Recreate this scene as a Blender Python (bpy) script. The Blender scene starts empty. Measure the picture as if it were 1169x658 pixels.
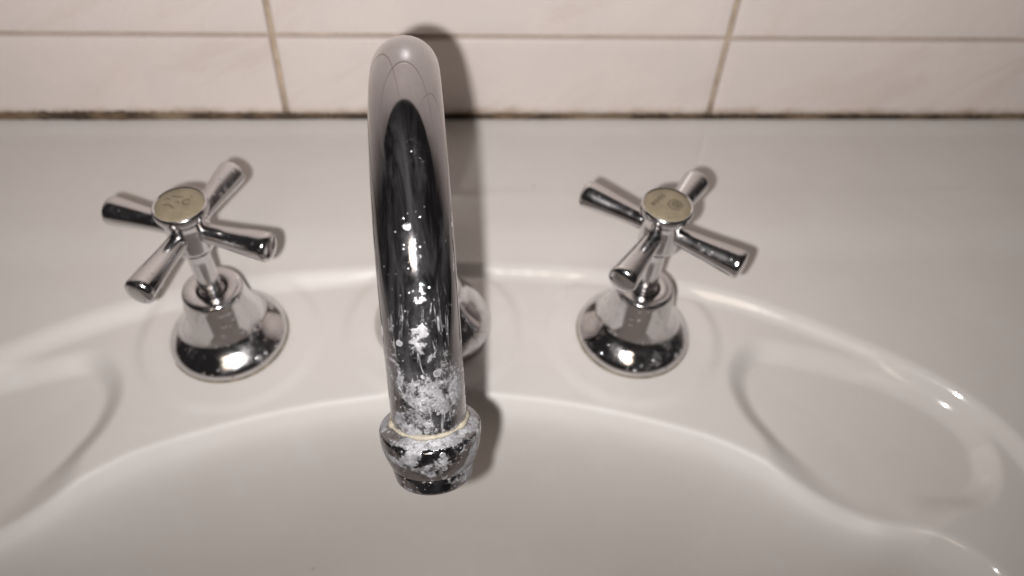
import bpy, bmesh, math, random
import numpy as np
from mathutils import Matrix, Vector

random.seed(7)
SC = bpy.context.scene
COL = SC.collection

# ------------------------------------------------------------------ camera
CAM_POS = Vector((0.0108, -0.418325, 0.3242125))
RX = Vector((0.9978058988, -0.0520314220, 0.0409404377))      # image right
RD = Vector((-0.0121939739, -0.7522166613, -0.6588030066))    # image down
RF = Vector((0.0650745366, 0.6568582995, -0.7512006916))      # view direction
cam = bpy.data.cameras.new('camera')
cam.sensor_width = 36.0
cam.lens = 1000.0 / 1169.0 * 36.0
cam.clip_start = 0.01
cam.clip_end = 50.0
cam.dof.use_dof = True
cam.dof.focus_distance = 0.262
cam.dof.aperture_fstop = 10.5
cam_ob = bpy.data.objects.new('camera', cam)
COL.objects.link(cam_ob)
cam_ob.matrix_world = Matrix(((RX.x, -RD.x, -RF.x, CAM_POS.x),
                              (RX.y, -RD.y, -RF.y, CAM_POS.y),
                              (RX.z, -RD.z, -RF.z, CAM_POS.z),
                              (0, 0, 0, 1)))
SC.camera = cam_ob

# ------------------------------------------------------------------ world, lights, exposure
world = bpy.data.worlds.new('World')
SC.world = world
world.use_nodes = True
bg = world.node_tree.nodes['Background']
bg.inputs['Color'].default_value = (1.0, 0.90, 0.92, 1)
bg.inputs['Strength'].default_value = 0.022

# the phone's flash, beside the lens
FLASH_POS = CAM_POS + RX * -0.0175 + RD * 0.008 + RF * 0.002
FLASH_UP = math.radians(36.0)            # its beam is thrown somewhat above the lens axis
flash = bpy.data.lights.new('phone_flash', 'SPOT')
flash.shadow_soft_size = 0.0035
flash.spot_size = math.radians(150.0)
flash.spot_blend = 0.9
flash.energy = 8.1
flash.color = (1.0, 0.985, 0.97)
flash_ob = bpy.data.objects.new('phone_flash', flash)
COL.objects.link(flash_ob)
FF = RF * math.cos(FLASH_UP) - RD * math.sin(FLASH_UP)
FD = RD * math.cos(FLASH_UP) + RF * math.sin(FLASH_UP)
flash_ob.matrix_world = Matrix(((RX.x, -FD.x, -FF.x, FLASH_POS.x),
                                (RX.y, -FD.y, -FF.y, FLASH_POS.y),
                                (RX.z, -FD.z, -FF.z, FLASH_POS.z),
                                (0, 0, 0, 1)))
# the dim warm lamp of the room, overhead
lamp = bpy.data.lights.new('ceiling_lamp', 'AREA')
lamp.shape = 'DISK'
lamp.size = 0.5
lamp.energy = 3.0
lamp.color = (1.0, 0.83, 0.66)
lamp_ob = bpy.data.objects.new('ceiling_lamp', lamp)
COL.objects.link(lamp_ob)
lamp_ob.location = (-0.22, -1.60, 1.50)
lamp_ob.rotation_euler = (math.radians(45.0), 0, 0)

SC.view_settings.view_transform = 'Standard'
SC.view_settings.look = 'None'
SC.view_settings.exposure = 0.0
SC.view_settings.gamma = 1.0
SC.view_settings.use_curve_mapping = False
SC.cycles.use_denoising = True
SC.cycles.max_bounces = 12
SC.cycles.glossy_bounces = 6
SC.cycles.caustics_reflective = True
SC.cycles.blur_glossy = 0.4
SC.cycles.sample_clamp_indirect = 4.0


# ------------------------------------------------------------------ node helpers
class NT:
    def __init__(s, name):
        s.m = bpy.data.materials.new(name)
        s.m.use_nodes = True
        s.t = s.m.node_tree
        s.b = s.t.nodes['Principled BSDF']
        s.out = s.t.nodes['Material Output']

    def n(s, kind, **kw):
        nd = s.t.nodes.new(kind)
        for k, v in kw.items():
            setattr(nd, k, v)
        return nd

    def put(s, sock, v):
        if hasattr(v, 'is_output'):
            s.t.links.new(v, sock)
        else:
            sock.default_value = v

    def math(s, op, a, b=0.0, c=0.0, clamp=False):
        nd = s.n('ShaderNodeMath', operation=op, use_clamp=clamp)
        s.put(nd.inputs[0], a); s.put(nd.inputs[1], b); s.put(nd.inputs[2], c)
        return nd.outputs[0]

    def ramp(s, v, lo, hi, a=0.0, b=1.0):
        nd = s.n('ShaderNodeMapRange', interpolation_type='SMOOTHSTEP')
        s.put(nd.inputs['Value'], v)
        s.put(nd.inputs['From Min'], lo); s.put(nd.inputs['From Max'], hi)
        s.put(nd.inputs['To Min'], a); s.put(nd.inputs['To Max'], b)
        return nd.outputs['Result']

    def noise(s, vec, scale, detail=3.0, rough=0.5, dist=0.0, out='Fac'):
        nd = s.n('ShaderNodeTexNoise')
        s.put(nd.inputs['Vector'], vec)
        nd.inputs['Scale'].default_value = scale
        nd.inputs['Detail'].default_value = detail
        nd.inputs['Roughness'].default_value = rough
        nd.inputs['Distortion'].default_value = dist
        return nd.outputs[out]

    def voro(s, vec, scale, feature='F1'):
        nd = s.n('ShaderNodeTexVoronoi', feature=feature)
        s.put(nd.inputs['Vector'], vec)
        nd.inputs['Scale'].default_value = scale
        return nd

    def coord(s, out='Object'):
        return s.n('ShaderNodeTexCoord').outputs[out]

    def mapping(s, vec, scale=(1, 1, 1), loc=(0, 0, 0), rot=(0, 0, 0)):
        nd = s.n('ShaderNodeMapping')
        s.put(nd.inputs['Vector'], vec)
        nd.inputs['Scale'].default_value = scale
        nd.inputs['Location'].default_value = loc
        nd.inputs['Rotation'].default_value = rot
        return nd.outputs[0]

    def mix(s, fac, a, b):
        nd = s.n('ShaderNodeMix', data_type='RGBA')
        s.put(nd.inputs[0], fac)
        s.put(nd.inputs[6], a if hasattr(a, 'is_output') else (*a, 1))
        s.put(nd.inputs[7], b if hasattr(b, 'is_output') else (*b, 1))
        return nd.outputs[2]

    def mixf(s, fac, a, b):
        nd = s.n('ShaderNodeMix', data_type='FLOAT')
        s.put(nd.inputs[0], fac); s.put(nd.inputs[2], a); s.put(nd.inputs[3], b)
        return nd.outputs[0]

    def bump(s, h, strength, dist):
        nd = s.n('ShaderNodeBump')
        s.put(nd.inputs['Height'], h)
        nd.inputs['Strength'].default_value = strength
        nd.inputs['Distance'].default_value = dist
        s.t.links.new(nd.outputs[0], s.b.inputs['Normal'])
        return nd

    def set(s, **kw):
        for k, v in kw.items():
            sock = s.b.inputs[k.replace('_', ' ')]
            if isinstance(v, tuple) and len(v) == 3:
                v = (*v, 1)
            s.put(sock, v)


# ------------------------------------------------------------------ materials
def mat_porcelain():
    t = NT('porcelain')
    co = t.coord()
    big = t.noise(co, 9.0, 3, 0.55)
    col = t.mix(t.ramp(big, 0.3, 0.7), (0.608, 0.570, 0.544), (0.632, 0.596, 0.570))
    # limy film, faint
    film = t.ramp(t.noise(co, 55.0, 5, 0.6, 0.6), 0.52, 0.75)
    col = t.mix(t.math('MULTIPLY', film, 0.20), col, (0.68, 0.66, 0.64))
    # few specks of dirt
    v = t.voro(co, 34.0)
    sep = t.n('ShaderNodeSeparateColor')
    t.put(sep.inputs[0], v.outputs['Color'])
    pick = t.ramp(sep.outputs[0], 0.80, 0.82)
    speck = t.math('MULTIPLY', t.ramp(v.outputs['Distance'], 0.026, 0.012), pick)
    col = t.mix(t.math('MULTIPLY', speck, 0.75), col, (0.12, 0.09, 0.07))
    # the glaze is dulled by a soap film left of the spout
    sx = t.n('ShaderNodeSeparateXYZ'); t.put(sx.inputs[0], co)
    bowlish = t.ramp(sx.outputs[1], -0.168, -0.182, 0.0, -0.22)      # and all along the bowl, where the water stands
    dull = t.ramp(t.math('ADD', bowlish, t.math('MULTIPLY_ADD', t.noise(co, 22.0, 3, 0.6), 0.06, sx.outputs[0])), 0.04, -0.03)
    rough = t.mixf(t.ramp(t.noise(co, 26.0, 4, 0.6), 0.35, 0.75), 0.065, 0.13)
    rough = t.math('ADD', rough, t.math('MULTIPLY', dull, 0.44))
    t.set(Base_Color=col, Roughness=rough, IOR=1.5, Specular_IOR_Level=0.55)
    # dried drops and orange peel in the glaze
    v2 = t.voro(t.mapping(co, loc=(3.1, 1.7, 0.4)), 30.0)
    sep2 = t.n('ShaderNodeSeparateColor')
    t.put(sep2.inputs[0], v2.outputs['Color'])
    drop = t.math('MULTIPLY', t.ramp(v2.outputs['Distance'], 0.04, 0.0),
                  t.ramp(sep2.outputs[1], 0.84, 0.86))
    peel = t.math('MULTIPLY', t.noise(co, 70.0, 1, 0.4), 0.10)
    h = t.math('ADD', drop, peel)
    t.bump(h, 0.55, 0.0011)
    return t.m


def mat_tile():
    t = NT('tile_glaze')
    info = t.n('ShaderNodeObjectInfo')
    co = t.coord()
    rnd = t.n('ShaderNodeVectorMath', operation='ADD')
    t.put(rnd.inputs[0], t.mapping(co, scale=(1, 1, 1), rot=(0, 0.6, 0)))
    sc = t.n('ShaderNodeVectorMath', operation='SCALE')
    t.put(sc.inputs[0], info.outputs['Location']); sc.inputs['Scale'].default_value = 3.7
    t.put(rnd.inputs[1], sc.outputs[0])
    vec = rnd.outputs[0]
    streak = t.noise(t.mapping(vec, scale=(9, 20, 34)), 1.0, 5, 0.62, 0.9)
    cloud = t.noise(vec, 18.0, 5, 0.6, 0.4)
    col = t.mix(t.ramp(cloud, 0.3, 0.72), (0.715, 0.628, 0.590), (0.680, 0.610, 0.574))
    col = t.mix(t.math('MULTIPLY', t.ramp(streak, 0.5, 0.72), 0.38), col, (0.590, 0.475, 0.435))
    fine = t.noise(vec, 260.0, 3, 0.6)
    col = t.mix(t.math('MULTIPLY', t.ramp(fine, 0.5, 0.8), 0.18), col, (0.70, 0.63, 0.59))
    # grime along the lower edge
    pos = t.n('ShaderNodeNewGeometry').outputs['Position']
    sp = t.n('ShaderNodeSeparateXYZ'); t.put(sp.inputs[0], pos)
    z = t.math('ADD', sp.outputs[2], t.math('MULTIPLY', t.noise(pos, 70.0, 4, 0.6), -0.010))
    g = t.ramp(z, 0.0045, -0.004)
    col = t.mix(t.math('MULTIPLY', g, 0.75), col, (0.30, 0.19, 0.10))
    t.set(Base_Color=col, Roughness=t.mixf(t.ramp(cloud, 0.3, 0.7), 0.22, 0.34), Specular_IOR_Level=0.45)
    t.bump(t.math('ADD', t.noise(vec, 120.0, 3, 0.5), t.math('MULTIPLY', streak, 0.6)), 0.25, 0.0009)
    return t.m


def mat_grout():
    t = NT('grout')
    co = t.coord()
    n = t.noise(co, 60.0, 5, 0.65)
    col = t.mix(t.ramp(n, 0.3, 0.7), (0.33, 0.255, 0.185), (0.53, 0.43, 0.33))
    t.set(Base_Color=col, Roughness=0.9)
    t.bump(t.noise(co, 900.0, 3, 0.6), 0.5, 0.0006)
    return t.m


def mat_sealant():
    t = NT('mouldy_sealant')
    co = t.coord()
    n = t.noise(t.mapping(co, scale=(1, 1, 2.5)), 38.0, 6, 0.7, 0.5)
    n2 = t.noise(co, 16.0, 2, 0.5)
    col = t.mix(t.ramp(n, 0.42, 0.66), (0.040, 0.025, 0.016), (0.17, 0.11, 0.065))
    col = t.mix(t.math('MULTIPLY', t.ramp(n2, 0.52, 0.68), 0.7), col, (0.27, 0.20, 0.13))
    t.set(Base_Color=col, Roughness=0.75)
    t.bump(t.noise(co, 500.0, 4, 0.6), 0.6, 0.0008)
    return t.m


def chrome_base(t, col=(0.72, 0.715, 0.72)):
    t.set(Metallic=1.0)
    return col


def mat_chrome(name, spots=0.5):
    """chrome with dried water drops"""
    t = NT(name)
    co = t.coord()
    v = t.voro(co, 330.0)
    sep = t.n('ShaderNodeSeparateColor'); t.put(sep.inputs[0], v.outputs['Color'])
    size = t.math('MULTIPLY', sep.outputs[2], 0.30)
    dot = t.math('MULTIPLY', t.ramp(t.math('SUBTRACT', v.outputs['Distance'], size), 0.12, 0.0),
                 t.ramp(sep.outputs[0], 0.62, 0.66))
    patch = t.ramp(t.noise(co, 60.0, 3, 0.6), 0.42, 0.62)
    film = t.ramp(t.noise(co, 240.0, 5, 0.65, 0.7), 0.50, 0.78)
    m = t.math('MULTIPLY', t.math('ADD', t.math('MULTIPLY', dot, 0.55), t.math('MULTIPLY', film, 0.38)),
               t.math('MULTIPLY', patch, spots), clamp=True)
    t.set(Base_Color=t.mix(m, (0.62, 0.605, 0.61), (0.34, 0.33, 0.325)),
          Metallic=t.math('SUBTRACT', 1.0, t.math('MULTIPLY', m, 0.85)),
          Roughness=t.mixf(m, t.mixf(patch, 0.09, 0.19), 0.50))
    t.bump(t.math('ADD', t.math('MULTIPLY', dot, spots), t.math('MULTIPLY', t.noise(co, 90.0, 2), 0.08)), 0.35, 0.0004)
    return t.m


def crust(t, co, dens, veil=0.10):
    """limescale mask: grainy crust, round drop marks with rims and fine specks, the more the higher dens (0..1)"""
    coarse = t.noise(co, 105.0, 5, 0.6, 0.6)
    fine = t.noise(co, 520.0, 7, 0.72, 0.3)
    f = t.math('ADD', t.math('MULTIPLY', coarse, 0.66), t.math('MULTIPLY', fine, 0.34))
    thr = t.math('MULTIPLY_ADD', dens, -0.240, 0.70)
    body = t.ramp(t.math('SUBTRACT', f, thr), -0.02, 0.075)
    tone = t.ramp(t.noise(co, 1100.0, 4, 0.7), 0.28, 0.66, 0.35, 1.0)
    body = t.math('MULTIPLY', body, tone)
    v = t.voro(co, 270.0)
    sep = t.n('ShaderNodeSeparateColor'); t.put(sep.inputs[0], v.outputs['Color'])
    wob = t.math('MULTIPLY', t.math('SUBTRACT', t.noise(co, 900.0, 3), 0.5), 0.16)
    rad = t.math('MULTIPLY_ADD', sep.outputs[2], 0.24, 0.10)
    q = t.math('ADD', t.math('SUBTRACT', v.outputs['Distance'], rad), wob)
    keep = t.ramp(t.math('MULTIPLY_ADD', dens, 0.55, sep.outputs[0]), 0.84, 0.88)
    disc = t.math('MULTIPLY', t.ramp(q, 0.02, -0.04), t.ramp(q, -0.16, -0.03, 0.45, 1.0))
    disc = t.math('MULTIPLY', disc, t.math('MULTIPLY', keep, 0.85))
    v2 = t.voro(co, 900.0)
    sep2 = t.n('ShaderNodeSeparateColor'); t.put(sep2.inputs[0], v2.outputs['Color'])
    speck = t.math('MULTIPLY', t.ramp(v2.outputs['Distance'], 0.34, 0.12),
                   t.ramp(t.math('MULTIPLY_ADD', dens, 0.25, sep2.outputs[0]), 0.95, 0.98))
    speck = t.math('MULTIPLY', speck, t.math('MULTIPLY', sep2.outputs[1], t.ramp(dens, 0.02, 0.2, 0.0, 1.0)))
    film = t.math('MULTIPLY', t.ramp(t.noise(co, 210.0, 5, 0.65), 0.32, 0.66), t.ramp(dens, 0.30, 0.9, 0.0, veil))
    body = t.math('MAXIMUM', body, film)
    return t.math('MAXIMUM', body, t.math('MAXIMUM', t.math('MULTIPLY', disc, t.ramp(dens, 0.15, 0.45)), speck))


def crust_shade(t, co, m, base, rough0, bump_extra=None, lines=None):
    tint = t.mix(t.ramp(t.noise(co, 300.0, 4, 0.6), 0.35, 0.7), (0.17, 0.165, 0.18), (0.42, 0.415, 0.43))
    col = t.mix(m, base, tint)
    if lines is not None:
        col = t.mix(t.math('MULTIPLY', lines, 0.6), col, (0.12, 0.11, 0.11))
    t.set(Base_Color=col, Metallic=t.math('SUBTRACT', 1.0, t.math('MULTIPLY', m, 0.92)),
          Roughness=t.mixf(m, rough0, 0.65))
    h = m if bump_extra is None else t.math('ADD', m, bump_extra)
    t.bump(h, 0.35, 0.0004)


def mat_neck(length):
    """chrome of the spout; UV.x = turn around the tube (0.5 faces outwards), UV.y = metres along it"""
    t = NT('scaled_chrome')
    uv = t.n('ShaderNodeUVMap', uv_map='tube').outputs[0]
    sp = t.n('ShaderNodeSeparateXYZ'); t.put(sp.inputs[0], uv)
    U, V = sp.outputs[0], sp.outputs[1]
    co = t.coord()
    end = t.math('SUBTRACT', length, V)                 # metres back from the outlet end
    wave = t.math('MULTIPLY', t.math('SUBTRACT', t.noise(co, 75.0, 3, 0.6), 0.5), 0.10)
    off = t.math('ABSOLUTE', t.math('ADD', t.math('SUBTRACT', U, 0.505), wave))
    low = t.ramp(t.math('MULTIPLY_ADD', wave, 0.12, end), 0.043, 0.015)
    ridge = t.math('MULTIPLY', t.ramp(end, 0.063, 0.052), t.ramp(off, 0.085, 0.015))
    lone = t.n('ShaderNodeVectorMath', operation='DISTANCE')
    pv = t.n('ShaderNodeCombineXYZ')
    t.put(pv.inputs[0], t.math('MULTIPLY', U, 0.07)); t.put(pv.inputs[1], V)
    t.put(lone.inputs[0], pv.outputs[0]); lone.inputs[1].default_value = (0.0338, length - 0.0735, 0)
    patch = t.ramp(t.math('MULTIPLY_ADD', t.noise(co, 330.0, 4, 0.65), 0.012, lone.outputs['Value']), 0.0105, 0.006)
    sprinkle = t.math('MULTIPLY', t.ramp(end, 0.082, 0.05), 0.09)
    dens = t.math('MAXIMUM', t.math('MULTIPLY', low, 0.90), t.math('MULTIPLY', ridge, 0.73))
    dens = t.math('MAXIMUM', dens, t.math('MULTIPLY', patch, 0.95))
    dens = t.math('MAXIMUM', dens, sprinkle)
    m = crust(t, co, dens)
    # runs of scale drawn out along the tube
    sv = t.n('ShaderNodeCombineXYZ')
    t.put(sv.inputs[0], t.math('MULTIPLY', U, 34.0)); t.put(sv.inputs[1], t.math('MULTIPLY', V, 75.0))
    runs = t.ramp(t.noise(sv.outputs[0], 1.0, 6, 0.7, 1.2), 0.56, 0.66)
    runs = t.math('MULTIPLY', runs, t.math('MULTIPLY', t.ramp(end, 0.045, 0.034), t.ramp(off, 0.20, 0.04, 0.0, 0.85)))
    m = t.math('MAXIMUM', m, runs)
    # wiped, smeary film over the whole tube
    smear = t.noise(t.mapping(sv.outputs[0], scale=(0.32, 0.40, 1)), 1.0, 5, 0.65, 1.0)
    m = t.math('ADD', m, t.math('MULTIPLY', t.ramp(smear, 0.38, 0.72), t.ramp(end, 0.095, 0.07, 0.0, 0.065)), clamp=True)
    # hair-thin dark lines on the crown, painting in reflections of the tile joints
    cn = t.noise(t.mapping(co, loc=(0.31, 0.17, 0.74)), 58.0, 3, 0.55, 0.7)
    line = t.ramp(t.math('ABSOLUTE', t.math('SUBTRACT', cn, 0.5)), 0.006, 0.001)
    line = t.math('MULTIPLY', line, t.ramp(t.noise(t.mapping(co, loc=(5, 3, 1)), 120.0, 2), 0.54, 0.60))
    line = t.math('MULTIPLY', line, t.ramp(end, 0.088, 0.098))
    rough0 = t.mixf(t.ramp(t.noise(co, 45.0, 5, 0.65, 0.8), 0.35, 0.7), 0.045, 0.095)
    crust_shade(t, co, m, (0.37, 0.355, 0.365), rough0, t.math('MULTIPLY', line, -0.4), line)
    return t.m


def mat_nozzle():
    t = NT('scaled_nozzle_chrome')
    co = t.mapping(t.coord(), loc=(0.013, 0.029, 0.0))
    sp = t.n('ShaderNodeSeparateXYZ'); t.put(sp.inputs[0], co)
    dens = t.ramp(t.noise(co, 85.0, 3, 0.6, 0.4), 0.40, 0.58, 0.70, 1.12)
    dens = t.math('MAXIMUM', dens, t.ramp(sp.outputs[2], -0.0032, -0.0018, 0.0, 1.15))
    m = crust(t, co, dens, 0.03)
    crust_shade(t, co, m, (0.36, 0.35, 0.36), 0.06)
    return t.m


def mat_plain(name, col, rough, noise_scale=120.0, amt=0.25, metallic=0.0):
    t = NT(name)
    co = t.coord()
    n = t.ramp(t.noise(co, noise_scale, 5, 0.65), 0.35, 0.7)
    dark = tuple(c * (1 - amt) for c in col)
    t.set(Base_Color=t.mix(n, dark, col), Roughness=rough, Metallic=metallic)
    t.bump(t.noise(co, noise_scale * 6, 3), 0.15, 0.0003)
    return t.m


M_PORC = mat_porcelain()
M_TILE = mat_tile()
M_GROUT = mat_grout()
M_SEAL = mat_sealant()
M_CHROME = mat_chrome('tap_chrome', 1.0)
M_ARM = mat_chrome('handle_chrome', 0.25)
M_DISC = mat_plain('faded_cream_plastic', (0.250, 0.206, 0.138), 0.5, 160.0, 0.22)
M_MARK = mat_plain('worn_olive_print', (0.070, 0.055, 0.032), 0.6, 300.0, 0.3)
M_BRASS = mat_plain('spindle_gland', (0.10, 0.085, 0.07), 0.35, 200.0, 0.4, 0.8)
M_WASHER = mat_plain('grimy_washer', (0.33, 0.27, 0.20), 0.6, 180.0, 0.55)
M_LIME = mat_plain('limescale_crust', (0.36, 0.32, 0.25), 0.7, 260.0, 0.35)


# ------------------------------------------------------------------ object helpers
def link(name, me, mat, parent=None, smooth=True):
    o = bpy.data.objects.new(name, me)
    COL.objects.link(o)
    me.materials.clear()
    me.materials.append(mat)
    if smooth:
        me.polygons.foreach_set('use_smooth', [True] * len(me.polygons))
    if parent:
        o.parent = parent
    return o


def empty(name, loc, label, cat, group=None):
    o = bpy.data.objects.new(name, None)
    o.empty_display_size = 0.02
    COL.objects.link(o)
    o.location = loc
    o['label'] = label
    o['category'] = cat
    if group:
        o['group'] = group
    return o


def lathe(profile, seg=72, cap=True):
    """profile [(r, z)] from bottom to top, metres"""
    vs, fs = [], []
    n = len(profile)
    for r, z in profile:
        for k in range(seg):
            a = 2 * math.pi * k / seg
            vs.append((r * math.cos(a), r * math.sin(a), z))
    for i in range(n - 1):
        for k in range(seg):
            k2 = (k + 1) % seg
            fs.append((i * seg + k, i * seg + k2, (i + 1) * seg + k2, (i + 1) * seg + k))
    if cap:
        fs.append(tuple(reversed(range(seg))))
        fs.append(tuple((n - 1) * seg + k for k in range(seg)))
    me = bpy.data.meshes.new('lathe')
    me.from_pydata(vs, [], fs)
    me.update()
    return me


def soften(pts, r=0.0012, steps=4):
    """round the corners of an open (r, z) profile"""
    out = [pts[0]]
    for i in range(1, len(pts) - 1):
        p, a, b = Vector(pts[i]), Vector(pts[i - 1]), Vector(pts[i + 1])
        d1, d2 = (a - p), (b - p)
        k1 = min(r, d1.length * 0.45); k2 = min(r, d2.length * 0.45)
        s = p + d1.normalized() * k1; e = p + d2.normalized() * k2
        for j in range(steps + 1):
            u = j / steps
            q = s * (1 - u) ** 2 + p * 2 * u * (1 - u) + e * u * u
            out.append((q.x, q.y))
    out.append(pts[-1])
    return out


# ------------------------------------------------------------------ basin
def spline(pts, n=10, closed=True):
    P = np.array(pts, float)
    N = len(P)
    out = []
    for i in range(N):
        p0, p1, p2, p3 = P[(i - 1) % N], P[i], P[(i + 1) % N], P[(i + 2) % N]
        for t in np.linspace(0, 1, n, endpoint=False):
            out.append(0.5 * ((2 * p1) + (-p0 + p2) * t + (2 * p0 - 5 * p1 + 4 * p2 - p3) * t * t
                              + (-p0 + 3 * p1 - 3 * p2 + p3) * t ** 3))
    return np.array(out)


def sdf(poly, X, Y):
    """signed distance, positive inside"""
    x, y = X.ravel(), Y.ravel()
    d2 = np.full(x.shape, 1e18)
    ins = np.zeros(x.shape, bool)
    A, B = poly, np.roll(poly, -1, 0)
    for (ax, ay), (bx, by) in zip(A, B):
        ex, ey = bx - ax, by - ay
        l2 = ex * ex + ey * ey + 1e-12
        u = np.clip(((x - ax) * ex + (y - ay) * ey) / l2, 0, 1)
        dx, dy = x - ax - u * ex, y - ay - u * ey
        np.minimum(d2, dx * dx + dy * dy, out=d2)
        if ay != by:
            c = ((ay > y) != (by > y)) & (x < ex * (y - ay) / ey + ax)
            ins ^= c
    d = np.sqrt(d2)
    return np.where(ins, d, -d).reshape(X.shape)


def sstep(d, a, b):
    t = np.clip((d - a) / (b - a), 0, 1)
    return t * t * (3 - 2 * t)


TAP_L = (-0.096, -0.155)
TAP_R = (0.097, -0.157)
DECK = -10.0      # millimetres below the ledge


def mirror(right):
    return [p for p in right] + [(-x, y) for x, y in reversed(right) if abs(x) > 1e-6]


OUTER = spline(mirror([(0, -115), (47, -116.5), (90, -121.5), (124, -129), (153, -138.5), (176, -150), (197, -162.5), (218, -176),
                       (236, -190), (250, -205), (261, -224), (268, -250), (268, -282), (260, -308), (238, -340),
                       (188, -366), (105, -382), (0, -387)]), 6)
BOWL = spline(mirror([(0, -188), (42, -192), (76, -199), (105, -208), (126, -216), (143, -226), (157, -237), (172, -247), (189, -256),
                      (207, -262), (221, -271), (231, -283), (235, -300), (229, -318), (208, -338),
                      (162, -354), (92, -364), (0, -367)]), 6)
DISH = spline([(158, -167), (148, -175), (144, -187), (146, -201), (152, -214), (159, -228), (167, -244), (180, -255),
               (195, -256), (208, -252), (222, -250), (236, -247), (245, -236), (247, -219), (238, -202), (217, -186), (194, -176), (174, -170)], 6)


def build_basin():
    fx = np.concatenate([np.arange(-400, -284, 6.0), np.arange(-284, 285, 1.0), np.arange(290, 401, 6.0)])
    fy = np.concatenate([np.arange(-410, -396, 2.5), np.arange(-396, -104, 1.0), np.arange(-104, -4, 2.5), [-4.0, -2.5, -1.6, -1.0]])
    X, Y = np.meshgrid(fx, fy)
    do = sdf(OUTER, X, Y)
    db = sdf(BOWL, X, Y)
    dd = np.maximum(sdf(DISH, X, Y), sdf(DISH, -X, Y))
    Z = np.zeros_like(X)
    # ledge: slight fall to the front and a soft crease before the recess
    Z += -2.0 * sstep(-Y, 1, 17) - 2.6 * sstep(-Y, 86, 116)
    # recess of the tap deck
    wid = np.interp(X, [-260, -120, -20, 60, 130, 200, 260], [14.0, 13.5, 11.0, 9.2, 8.0, 7.4, 8.0])
    drop = -(DECK + 4.6)
    ss = np.arange(-3, 12, 0.05)
    steep = 1.005                                    # a straight bank of some 46 degrees with rounded ends
    flat = drop / steep - 3.0
    sl = steep * np.clip((ss + 2.5) / 3.0, 0, 1) * np.clip((3.5 + flat - ss) / 3.0, 0, 1)
    tab = np.concatenate([[0], np.cumsum((sl[1:] + sl[:-1]) / 2 * 0.05)])
    tab *= drop / tab[-1]
    crisp = np.interp(do, ss, tab)
    soft = drop * sstep(do, -1.5, wid - 2.5)
    k = sstep(X, -50, 15)
    Z -= crisp * k + soft * (1 - k)
    # raised pads round the taps
    for cx_, cy_ in (TAP_L, TAP_R, (0.0, -0.151)):
        rr = np.hypot(X - cx_ * 1000, Y - cy_ * 1000)
        Z += 1.3 * sstep(rr, 45, 38) * sstep(do, 0, 8)
    # soap dishes
    run = sstep(-Y, 214, 242) * (1 - sstep(np.abs(X), 204, 226))         # where the dish drains into the bowl
    lo, hi = -6.5 - 10.0 * run, 5.5 + 6.0 * run
    td = np.clip((dd - lo) / (hi - lo), 0, 1)
    Z += (-6.4 * td * td * (3 - 2 * td) - 0.03 * np.clip(dd, 0, 30)) * (1 - sstep(db, 0, 18))
    # bowl
    s = np.arange(-6, 260, 0.25)
    slope = (1.15 * sstep(s, -1.6, 1.8) + 3.1 * sstep(s, 4, 15)) * (1 - sstep(s, 16, 58)) + 0.05 * sstep(s, 0, 30)
    depth = np.concatenate([[0], np.cumsum((slope[1:] + slope[:-1]) / 2 * 0.25)])
    Z -= np.interp(db, s, depth, left=0.0)
    # soften everything a little (uniform part of the grid)
    for _ in range(1):
        Zb = Z.copy()
        Zb[1:-1, 1:-1] = (Z[1:-1, 1:-1] * 4 + Z[:-2, 1:-1] + Z[2:, 1:-1] + Z[1:-1, :-2] + Z[1:-1, 2:]) / 8
        Z = Zb
    # tiny unevenness of the casting
    Z += 0.12 * np.sin(X / 37.0 + 1.3) * np.sin(Y / 29.0) + 0.06 * np.sin(X / 13.0 + Y / 17.0)
    # rounded outer lip on the free sides
    edge = np.minimum(np.minimum(X + 400, 400 - X), Y + 410)
    Z -= 8.0 * (1 - np.sqrt(np.clip(1 - (1 - np.clip(edge, 0, 8) / 8) ** 2, 0, 1)))
    ny, nx = X.shape
    V = np.stack([X, Y, Z], -1).reshape(-1, 3) / 1000.0
    idx = np.arange(ny * nx).reshape(ny, nx)
    F = np.stack([idx[:-1, :-1], idx[:-1, 1:], idx[1:, 1:], idx[1:, :-1]], -1).reshape(-1, 4)
    # skirt and underside
    ring = np.concatenate([idx[0, :], idx[1:, -1], idx[-1, -2::-1], idx[-2:0:-1, 0]])
    n0 = len(V)
    low = V[ring].copy(); low[:, 2] = -0.155
    V = np.concatenate([V, low])
    m = len(ring)
    k = np.arange(m); k2 = (k + 1) % m
    S = np.stack([ring[k2], ring[k], n0 + k, n0 + k2], -1)
    faces = np.concatenate([F, S]).tolist()
    faces.append([n0 + i for i in reversed(range(m))])
    me = bpy.data.meshes.new('wash_basin')
    me.from_pydata(V.tolist(), [], faces)
    me.update()
    o = link('wash_basin', me, M_PORC)
    o['label'] = 'glossy off-white porcelain wash basin with moulded soap dishes under the taps'
    o['category'] = 'basin'
    return o


build_basin()


# ------------------------------------------------------------------ tiled wall
wall_me = bpy.data.meshes.new('tiled_wall')
bm = bmesh.new()
bmesh.ops.create_cube(bm, size=1.0)
for v in bm.verts:
    v.co = Vector((v.co.x * 1.80 + 0.01, v.co.y * 0.02 + 0.0135, v.co.z * 0.605 + 0.1505))
bm.to_mesh(wall_me); bm.free()
wall = link('tiled_wall', wall_me, M_GROUT, smooth=False)
wall['kind'] = 'structure'
wall['label'] = 'wall of pale pinkish beige glazed tiles behind the basin'


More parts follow.
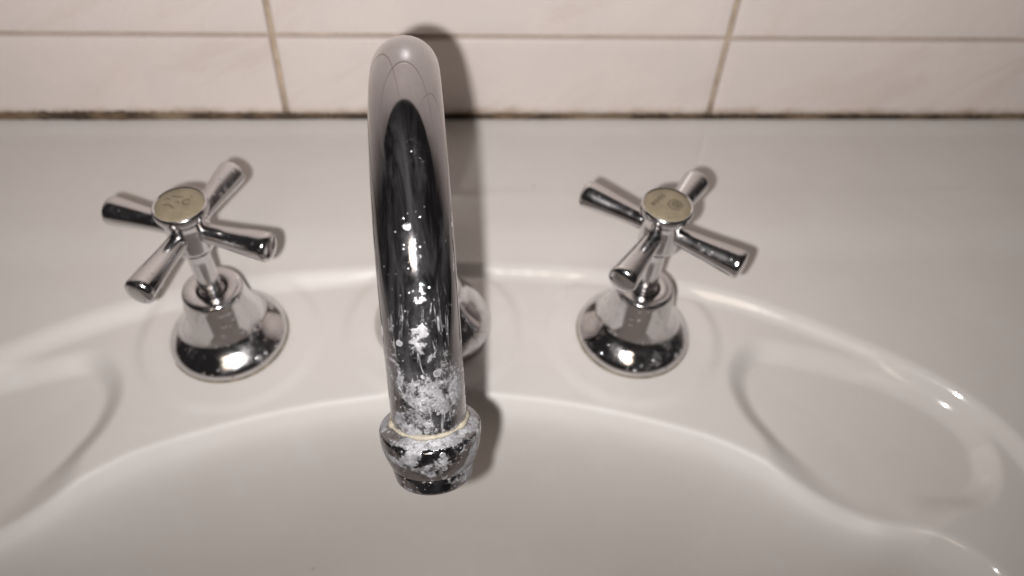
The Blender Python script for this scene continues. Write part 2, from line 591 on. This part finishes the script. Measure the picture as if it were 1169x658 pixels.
def tile_mesh(w, h, th=0.0052, b=0.0014):
    """pillowed tile, front face towards -y, origin at its lower left back corner"""
    vs, fs = [], []
    rings = [(0.0, 0.0), (0.0, th - b), (b * 0.3, th - b * 0.3), (b, th), (b * 4, th + 0.00025)]
    for ins, y in rings:
        for x, z in ((ins, ins), (w - ins, ins), (w - ins, h - ins), (ins, h - ins)):
            vs.append((x, -y, z))
    for i in range(len(rings) - 1):
        for k in range(4):
            k2 = (k + 1) % 4
            fs.append((i * 4 + k, i * 4 + k2, (i + 1) * 4 + k2, (i + 1) * 4 + k))
    e = (len(rings) - 1) * 4
    fs.append((e, e + 1, e + 2, e + 3))
    fs.append((3, 2, 1, 0))
    me = bpy.data.meshes.new('tile')
    me.from_pydata(vs, [], fs)
    me.update()
    return me


JX = -0.0857          # a vertical joint (x); joints repeat every 250 mm
PITCH = 0.250
GAP = 0.0030
rows = [(0.0026, 0.0545)]
z0 = 0.0545
while z0 < 0.45:
    rows.append((z0, z0 + 0.200))
    z0 += 0.200
cache = {}
for (za, zb) in rows:
    for c in range(-3, 4):
        w = PITCH - GAP
        h = (zb - za) - GAP * (0.5 if za < 0.01 else 1.0)
        key = round(h, 4)
        if key not in cache:
            cache[key] = tile_mesh(w, h)
        t = bpy.data.objects.new('tile', cache[key])
        COL.objects.link(t)
        if not cache[key].materials:
            cache[key].materials.append(M_TILE)
        t.parent = wall
        t.location = (JX + c * PITCH + GAP / 2, 0.0042 + random.uniform(-0.0002, 0.0002), za + (0.0 if za < 0.01 else GAP / 2))
        t.rotation_euler = (random.uniform(-0.002, 0.002), random.uniform(-0.0018, 0.0018), 0)


def sealant():
    n = 700
    vs, fs = [], []
    rs = random.Random(3)
    ph = [rs.uniform(0, 6.28) for _ in range(6)]
    for i in range(n):
        x = -0.42 + 0.84 * i / (n - 1)
        wob = sum(math.sin(x * f + p) for f, p in zip((31, 77, 143, 260, 410, 700), ph)) / 6
        left = 1.0 / (1.0 + math.exp((x + 0.09) * 45))
        r = 0.0013 + 0.0005 * wob + 0.0014 * left + 0.0004 * rs.uniform(-1, 1)
        for k in range(7):
            a = math.pi / 2 * k / 6
            # a concave-to-flat bead from the tile face down to the ledge
            vs.append((x, -0.0010 - r * 0.75 * (1 - math.cos(a)) - 0.0001, -0.0016 + (r * 1.5 + 0.0020) * (1 - math.sin(a)) ** 0.9 + 0.0003))
    for i in range(n - 1):
        for k in range(6):
            a = i * 7 + k
            fs.append((a, a + 1, a + 8, a + 7))
    me = bpy.data.meshes.new('sealant_strip')
    me.from_pydata(vs, [], fs)
    me.update()
    o = link('sealant_strip', me, M_SEAL, wall)
    sol = o.modifiers.new('thick', 'SOLIDIFY'); sol.thickness = 0.0012; sol.offset = 0
    return o


sealant()


# ------------------------------------------------------------------ taps
DZ = (DECK + 1.3) / 1000.0


def arm_mesh():
    """handle arm along +x from the hub, flaring outwards, with a rounded end"""
    prof = [(0.0028, 0.004), (0.0042, 0.007), (0.0043, 0.011), (0.0046, 0.016), (0.0051, 0.022), (0.0058, 0.029), (0.0062, 0.0345),
            (0.0063, 0.0358), (0.0060, 0.0369), (0.0051, 0.0376), (0.0030, 0.0380), (0.0012, 0.03815)]
    me = lathe(prof, 36)
    me.transform(Matrix.Rotation(math.pi / 2, 4, 'Y'))
    return me


BELL = soften([(0.0250, 0.0), (0.0271, 0.0004), (0.0272, 0.0022), (0.0262, 0.0046), (0.0234, 0.0074), (0.0202, 0.0099), (0.0178, 0.0130),
               (0.0162, 0.0178), (0.0150, 0.0240), (0.0139, 0.0305), (0.0135, 0.0332), (0.0128, 0.0346), (0.0105, 0.0350), (0.0076, 0.0347),
               (0.0067, 0.0338), (0.0065, 0.0290)], 0.0022, 5)
SPIN = soften([(0.0058, 0.026), (0.0060, 0.0335), (0.0056, 0.0350), (0.0050, 0.0362), (0.0049, 0.0520), (0.0056, 0.0585), (0.0075, 0.0610)], 0.0012, 3)
HUB = soften([(0.0052, 0.0565), (0.0078, 0.0585), (0.0088, 0.0610), (0.0090, 0.0740), (0.0098, 0.0772), (0.0109, 0.0790), (0.0113, 0.0806),
              (0.0111, 0.0824), (0.0104, 0.0832), (0.0098, 0.0826)], 0.0009, 3)
DISCP = [(0.0102, 0.0812), (0.0100, 0.0826), (0.0093, 0.0831), (0.0070, 0.0835), (0.0030, 0.0837), (0.0008, 0.0837)]
LIFT = 0.0026
GLAND = [(0.0066, 0.0275), (0.0066, 0.0315), (0.0056, 0.0318)]
bell_me, spin_me, hub_me, disc_me, gland_me, arm_me = (lathe(BELL, 96), lathe([(r, z + (LIFT if z > 0.04 else 0)) for r, z in SPIN], 48), lathe([(r, z + LIFT) for r, z in HUB], 72), lathe([(r, z + LIFT) for r, z in DISCP], 64), lathe(GLAND, 36), arm_mesh())


washer_me = lathe([(0.0245, -0.0004), (0.0275, -0.0004), (0.0277, 0.0003), (0.0275, 0.0008), (0.0260, 0.0008)], 96)


def stroke_mesh(strokes, w=0.00042, z=0.0839 + LIFT):
    """flat printed strokes, each a polyline of (x, y) in mm on the disc"""
    bm_ = bmesh.new()
    for pl in strokes:
        P = [Vector((x * 0.00092, y * 0.00092, 0)) for x, y in pl]
        L, R_ = [], []
        for i, p in enumerate(P):
            d = (P[min(i + 1, len(P) - 1)] - P[max(i - 1, 0)]).normalized()
            nrm = Vector((-d.y, d.x, 0)) * w / 2
            zz = z - 0.0000052 * ((p.x * 1000) ** 2 + (p.y * 1000) ** 2)
            L.append(bm_.verts.new((p.x + nrm.x, p.y + nrm.y, zz)))
            R_.append(bm_.verts.new((p.x - nrm.x, p.y - nrm.y, zz)))
        for i in range(len(P) - 1):
            bm_.faces.new((L[i], R_[i], R_[i + 1], L[i + 1]))
    me = bpy.data.meshes.new('print')
    bm_.to_mesh(me); bm_.free()
    return me


def arc(cx_, cy_, r, a0, a1, n=28):
    return [(cx_ + r * math.cos(math.radians(a0 + (a1 - a0) * i / n)), cy_ + r * math.sin(math.radians(a0 + (a1 - a0) * i / n))) for i in range(n + 1)]


def place(pts, ox, oy, ang, s=1.0):
    c, sn = math.cos(math.radians(ang)), math.sin(math.radians(ang))
    return [(ox + s * (x * c - y * sn), oy + s * (x * sn + y * c)) for x, y in pts]


def tap(loc, lean, turn, label, marks):
    root = empty('basin_tap', (loc[0], loc[1], DZ), label, 'tap', 'pair of cross-handle taps on the basin')
    root.rotation_euler = (0, lean, 0)
    link('bell_cover', bell_me, M_CHROME, root)
    link('gland_ring', gland_me, M_BRASS, root)
    link('sealing_washer', washer_me, M_WASHER, root)
    sp = link('spindle', spin_me, M_ARM, root)
    hb = link('handle_hub', hub_me, M_ARM, root)
    for k in range(4):
        a = link('handle_arm', arm_me, M_ARM, root)
        a.location = (0, 0, 0.0690 + LIFT)
        a.rotation_euler = (0, math.radians(0), math.radians(turn + 90 * k))
    d = link('index_disc', disc_me, M_DISC, root)
    link('worn_print', stroke_mesh(marks), M_MARK, d, smooth=False)
    return root


# faint worn print: a curved word and a ringed emblem on one disc, a few faded strokes on the other
word = []
for i, g in enumerate(([[(0, 0), (0, 2.2)], [(0, 1.2), (1.0, 1.4)], [(1.1, 0), (1.1, 2.2)]],
                       [arc(0.6, 1.1, 0.85, 0, 360, 14)],
                       [[(0, 0), (0.1, 2.2), (1.1, 2.0), (1.0, 0.1)]],
                       [arc(0.6, 1.1, 0.85, 40, 330, 12)])):
    for s in g:
        word.append(place(s, -6.6 + i * 1.75, -1.6 + i * 1.75, 42))
emblem = [arc(3.0, -1.2, 3.1, -20, 300, 30), arc(3.2, -1.0, 1.5, 0, 360, 18), [(4.0, -1.6), (5.2, -2.6), (6.0, -2.2)], [(2.5, -0.6), (3.6, -0.5), (3.5, -1.6)]]
MARK_R = word + emblem
MARK_L = [[(-6.8, 2.0), (-5.4, 3.2), (-4.0, 2.0)], [(-6.6, -1.4), (-4.4, -1.0), (-2.6, -2.2), (-1.6, -3.6)], [(-3.8, 4.4), (-1.0, 3.6), (1.4, 3.5)],
          arc(3.4, 0.2, 1.6, 30, 320, 16), [(-1.8, 0.2), (-0.2, 0.9), (0.2, -0.9)], [(4.6, 4.0), (5.2, 3.4)]]
tap(TAP_L, math.radians(-2.2), -20.0, 'chrome cross-handle tap whose cream cap shows only faded strokes', MARK_L)
tap(TAP_R, math.radians(1.6), -35.0, 'chrome cross-handle tap whose cream cap has a printed word and ringed emblem', MARK_R)

# ------------------------------------------------------------------ swan-neck spout
H_ARC, R_ARC, R_TUBE, PHI, YB, XB, LEAN = 0.10516, 0.06061, 0.01102, 0.05407, -0.14952, -0.0002, -0.0338
A_END, L_END = math.radians(155.0), 0.02805
spout = empty('swan_neck_spout', (XB, YB, DZ), 'tall chrome swan-neck spout crusted with white limescale at its outlet', 'spout')


def neck_mesh():
    pts = []
    for z in np.linspace(DZ + 0.004, H_ARC, 14, endpoint=False):
        pts.append((0.0, z))
    for a in np.linspace(0, A_END, 72):
        pts.append((R_ARC - R_ARC * math.cos(a), H_ARC + R_ARC * math.sin(a)))
    for e in np.linspace(0, L_END, 9)[1:]:
        pts.append((R_ARC - R_ARC * math.cos(A_END) + e * math.sin(A_END), H_ARC + R_ARC * math.sin(A_END) + e * math.cos(A_END)))
    C = [Vector((XB + math.sin(PHI) * s + LEAN * (z - DZ), YB - math.cos(PHI) * s, z)) for s, z in pts]
    n = len(C)
    T = [(C[min(i + 1, n - 1)] - C[max(i - 1, 0)]).normalized() for i in range(n)]
    side = Vector((math.cos(PHI), math.sin(PHI), 0))
    seg = 64
    vs, fs, uvs = [], [], []
    L = [0.0]
    for i in range(1, n):
        L.append(L[-1] + (C[i] - C[i - 1]).length)
    for i in range(n):
        t = T[i]
        sx = (side - t * side.dot(t)).normalized()
        out = sx.cross(t)                    # away from the arch centre or towards it
        if i == 0:
            sgn = 1.0 if out.y > 0 else -1.0
        out = out * sgn                      # starts pointing to the wall = outer side
        for k in range(seg + 1):
            a = 2 * math.pi * k / seg        # k = seg/2 is the outer side
            d = -math.cos(a) * out + math.sin(a) * sx
            vs.append(C[i] + d * R_TUBE)
            uvs.append((k / seg, L[i]))
    w = seg + 1
    # weld seam by index
    def vid(i, k):
        return i * w + (k % seg)
    loops_uv = []
    for i in range(n - 1):
        for k in range(seg):
            f = (vid(i, k), vid(i, k + 1), vid(i + 1, k + 1), vid(i + 1, k))
            fs.append(f)
            loops_uv += [uvs[i * w + k], uvs[i * w + k + 1], uvs[(i + 1) * w + k + 1], uvs[(i + 1) * w + k]]
    me = bpy.data.meshes.new('neck')
    inv = Vector((XB, YB, DZ))
    me.from_pydata([v - inv for v in vs], [], fs)
    lay = me.uv_layers.new(name='tube')
    for i, uv in enumerate(loops_uv):
        lay.data[i].uv = uv
    bm_ = bmesh.new(); bm_.from_mesh(me)
    bmesh.ops.delete(bm_, geom=[v for v in bm_.verts if not v.link_faces], context='VERTS')
    bmesh.ops.recalc_face_normals(bm_, faces=bm_.faces)
    bm_.to_mesh(me); bm_.free()
    return me, L[-1], C[-1], T[-1]


neck_me, NECK_LEN, NECK_END, NECK_DIR = neck_mesh()
M_NECK = mat_neck(NECK_LEN)
link('neck', neck_me, M_NECK, spout)

FL = soften([(0.0262, 0.0), (0.0280, 0.0004), (0.0281, 0.0026), (0.0270, 0.0060), (0.0245, 0.0105), (0.0208, 0.0150), (0.0172, 0.0190), (0.0148, 0.0230),
             (0.0140, 0.0262), (0.0128, 0.0275), (0.0108, 0.0278)], 0.0015, 3)
link('base_flange', lathe(FL, 96), M_CHROME, spout)

NOZ = soften([(0.0088, -0.0185), (0.0098, -0.0198), (0.0112, -0.0198), (0.0117, -0.0190), (0.0124, -0.0146), (0.0121, -0.0141), (0.0128, -0.0137),
              (0.0139, -0.0105), (0.0147, -0.0075), (0.0150, -0.0046), (0.0150, -0.0031), (0.0146, -0.0024), (0.0112, -0.0004), (0.0104, 0.0000)], 0.0004, 3)
nz = link('nozzle', lathe(NOZ, 80), mat_nozzle(), spout)
nz.location = NECK_END - Vector((XB, YB, DZ))
nz.rotation_euler = (-NECK_DIR).to_track_quat('Z', 'Y').to_euler()
nz['label'] = 'bulging aerator nozzle crusted with grey-white limescale'


def ring_mesh():
    rs = random.Random(5)
    vs, fs = [], []
    n, k = 120, 8
    for i in range(n):
        a = 2 * math.pi * i / n
        r = 0.0007 + 0.0002 * math.sin(5 * a + 1) + 0.0002 * math.sin(11 * a) + 0.00012 * rs.uniform(-1, 1)
        for j in range(k):
            b = 2 * math.pi * j / k
            q = R_TUBE + 0.0001 + r * math.cos(b)
            vs.append((q * math.cos(a), q * math.sin(a), r * 0.9 * math.sin(b)))
    for i in range(n):
        for j in range(k):
            fs.append((i * k + j, ((i + 1) % n) * k + j, ((i + 1) % n) * k + (j + 1) % k, i * k + (j + 1) % k))
    me = bpy.data.meshes.new('scale_ring')
    me.from_pydata(vs, [], fs)
    return me


rg = link('limescale_ring', ring_mesh(), M_LIME, nz)
rg.location = (0, 0, 0.0001)
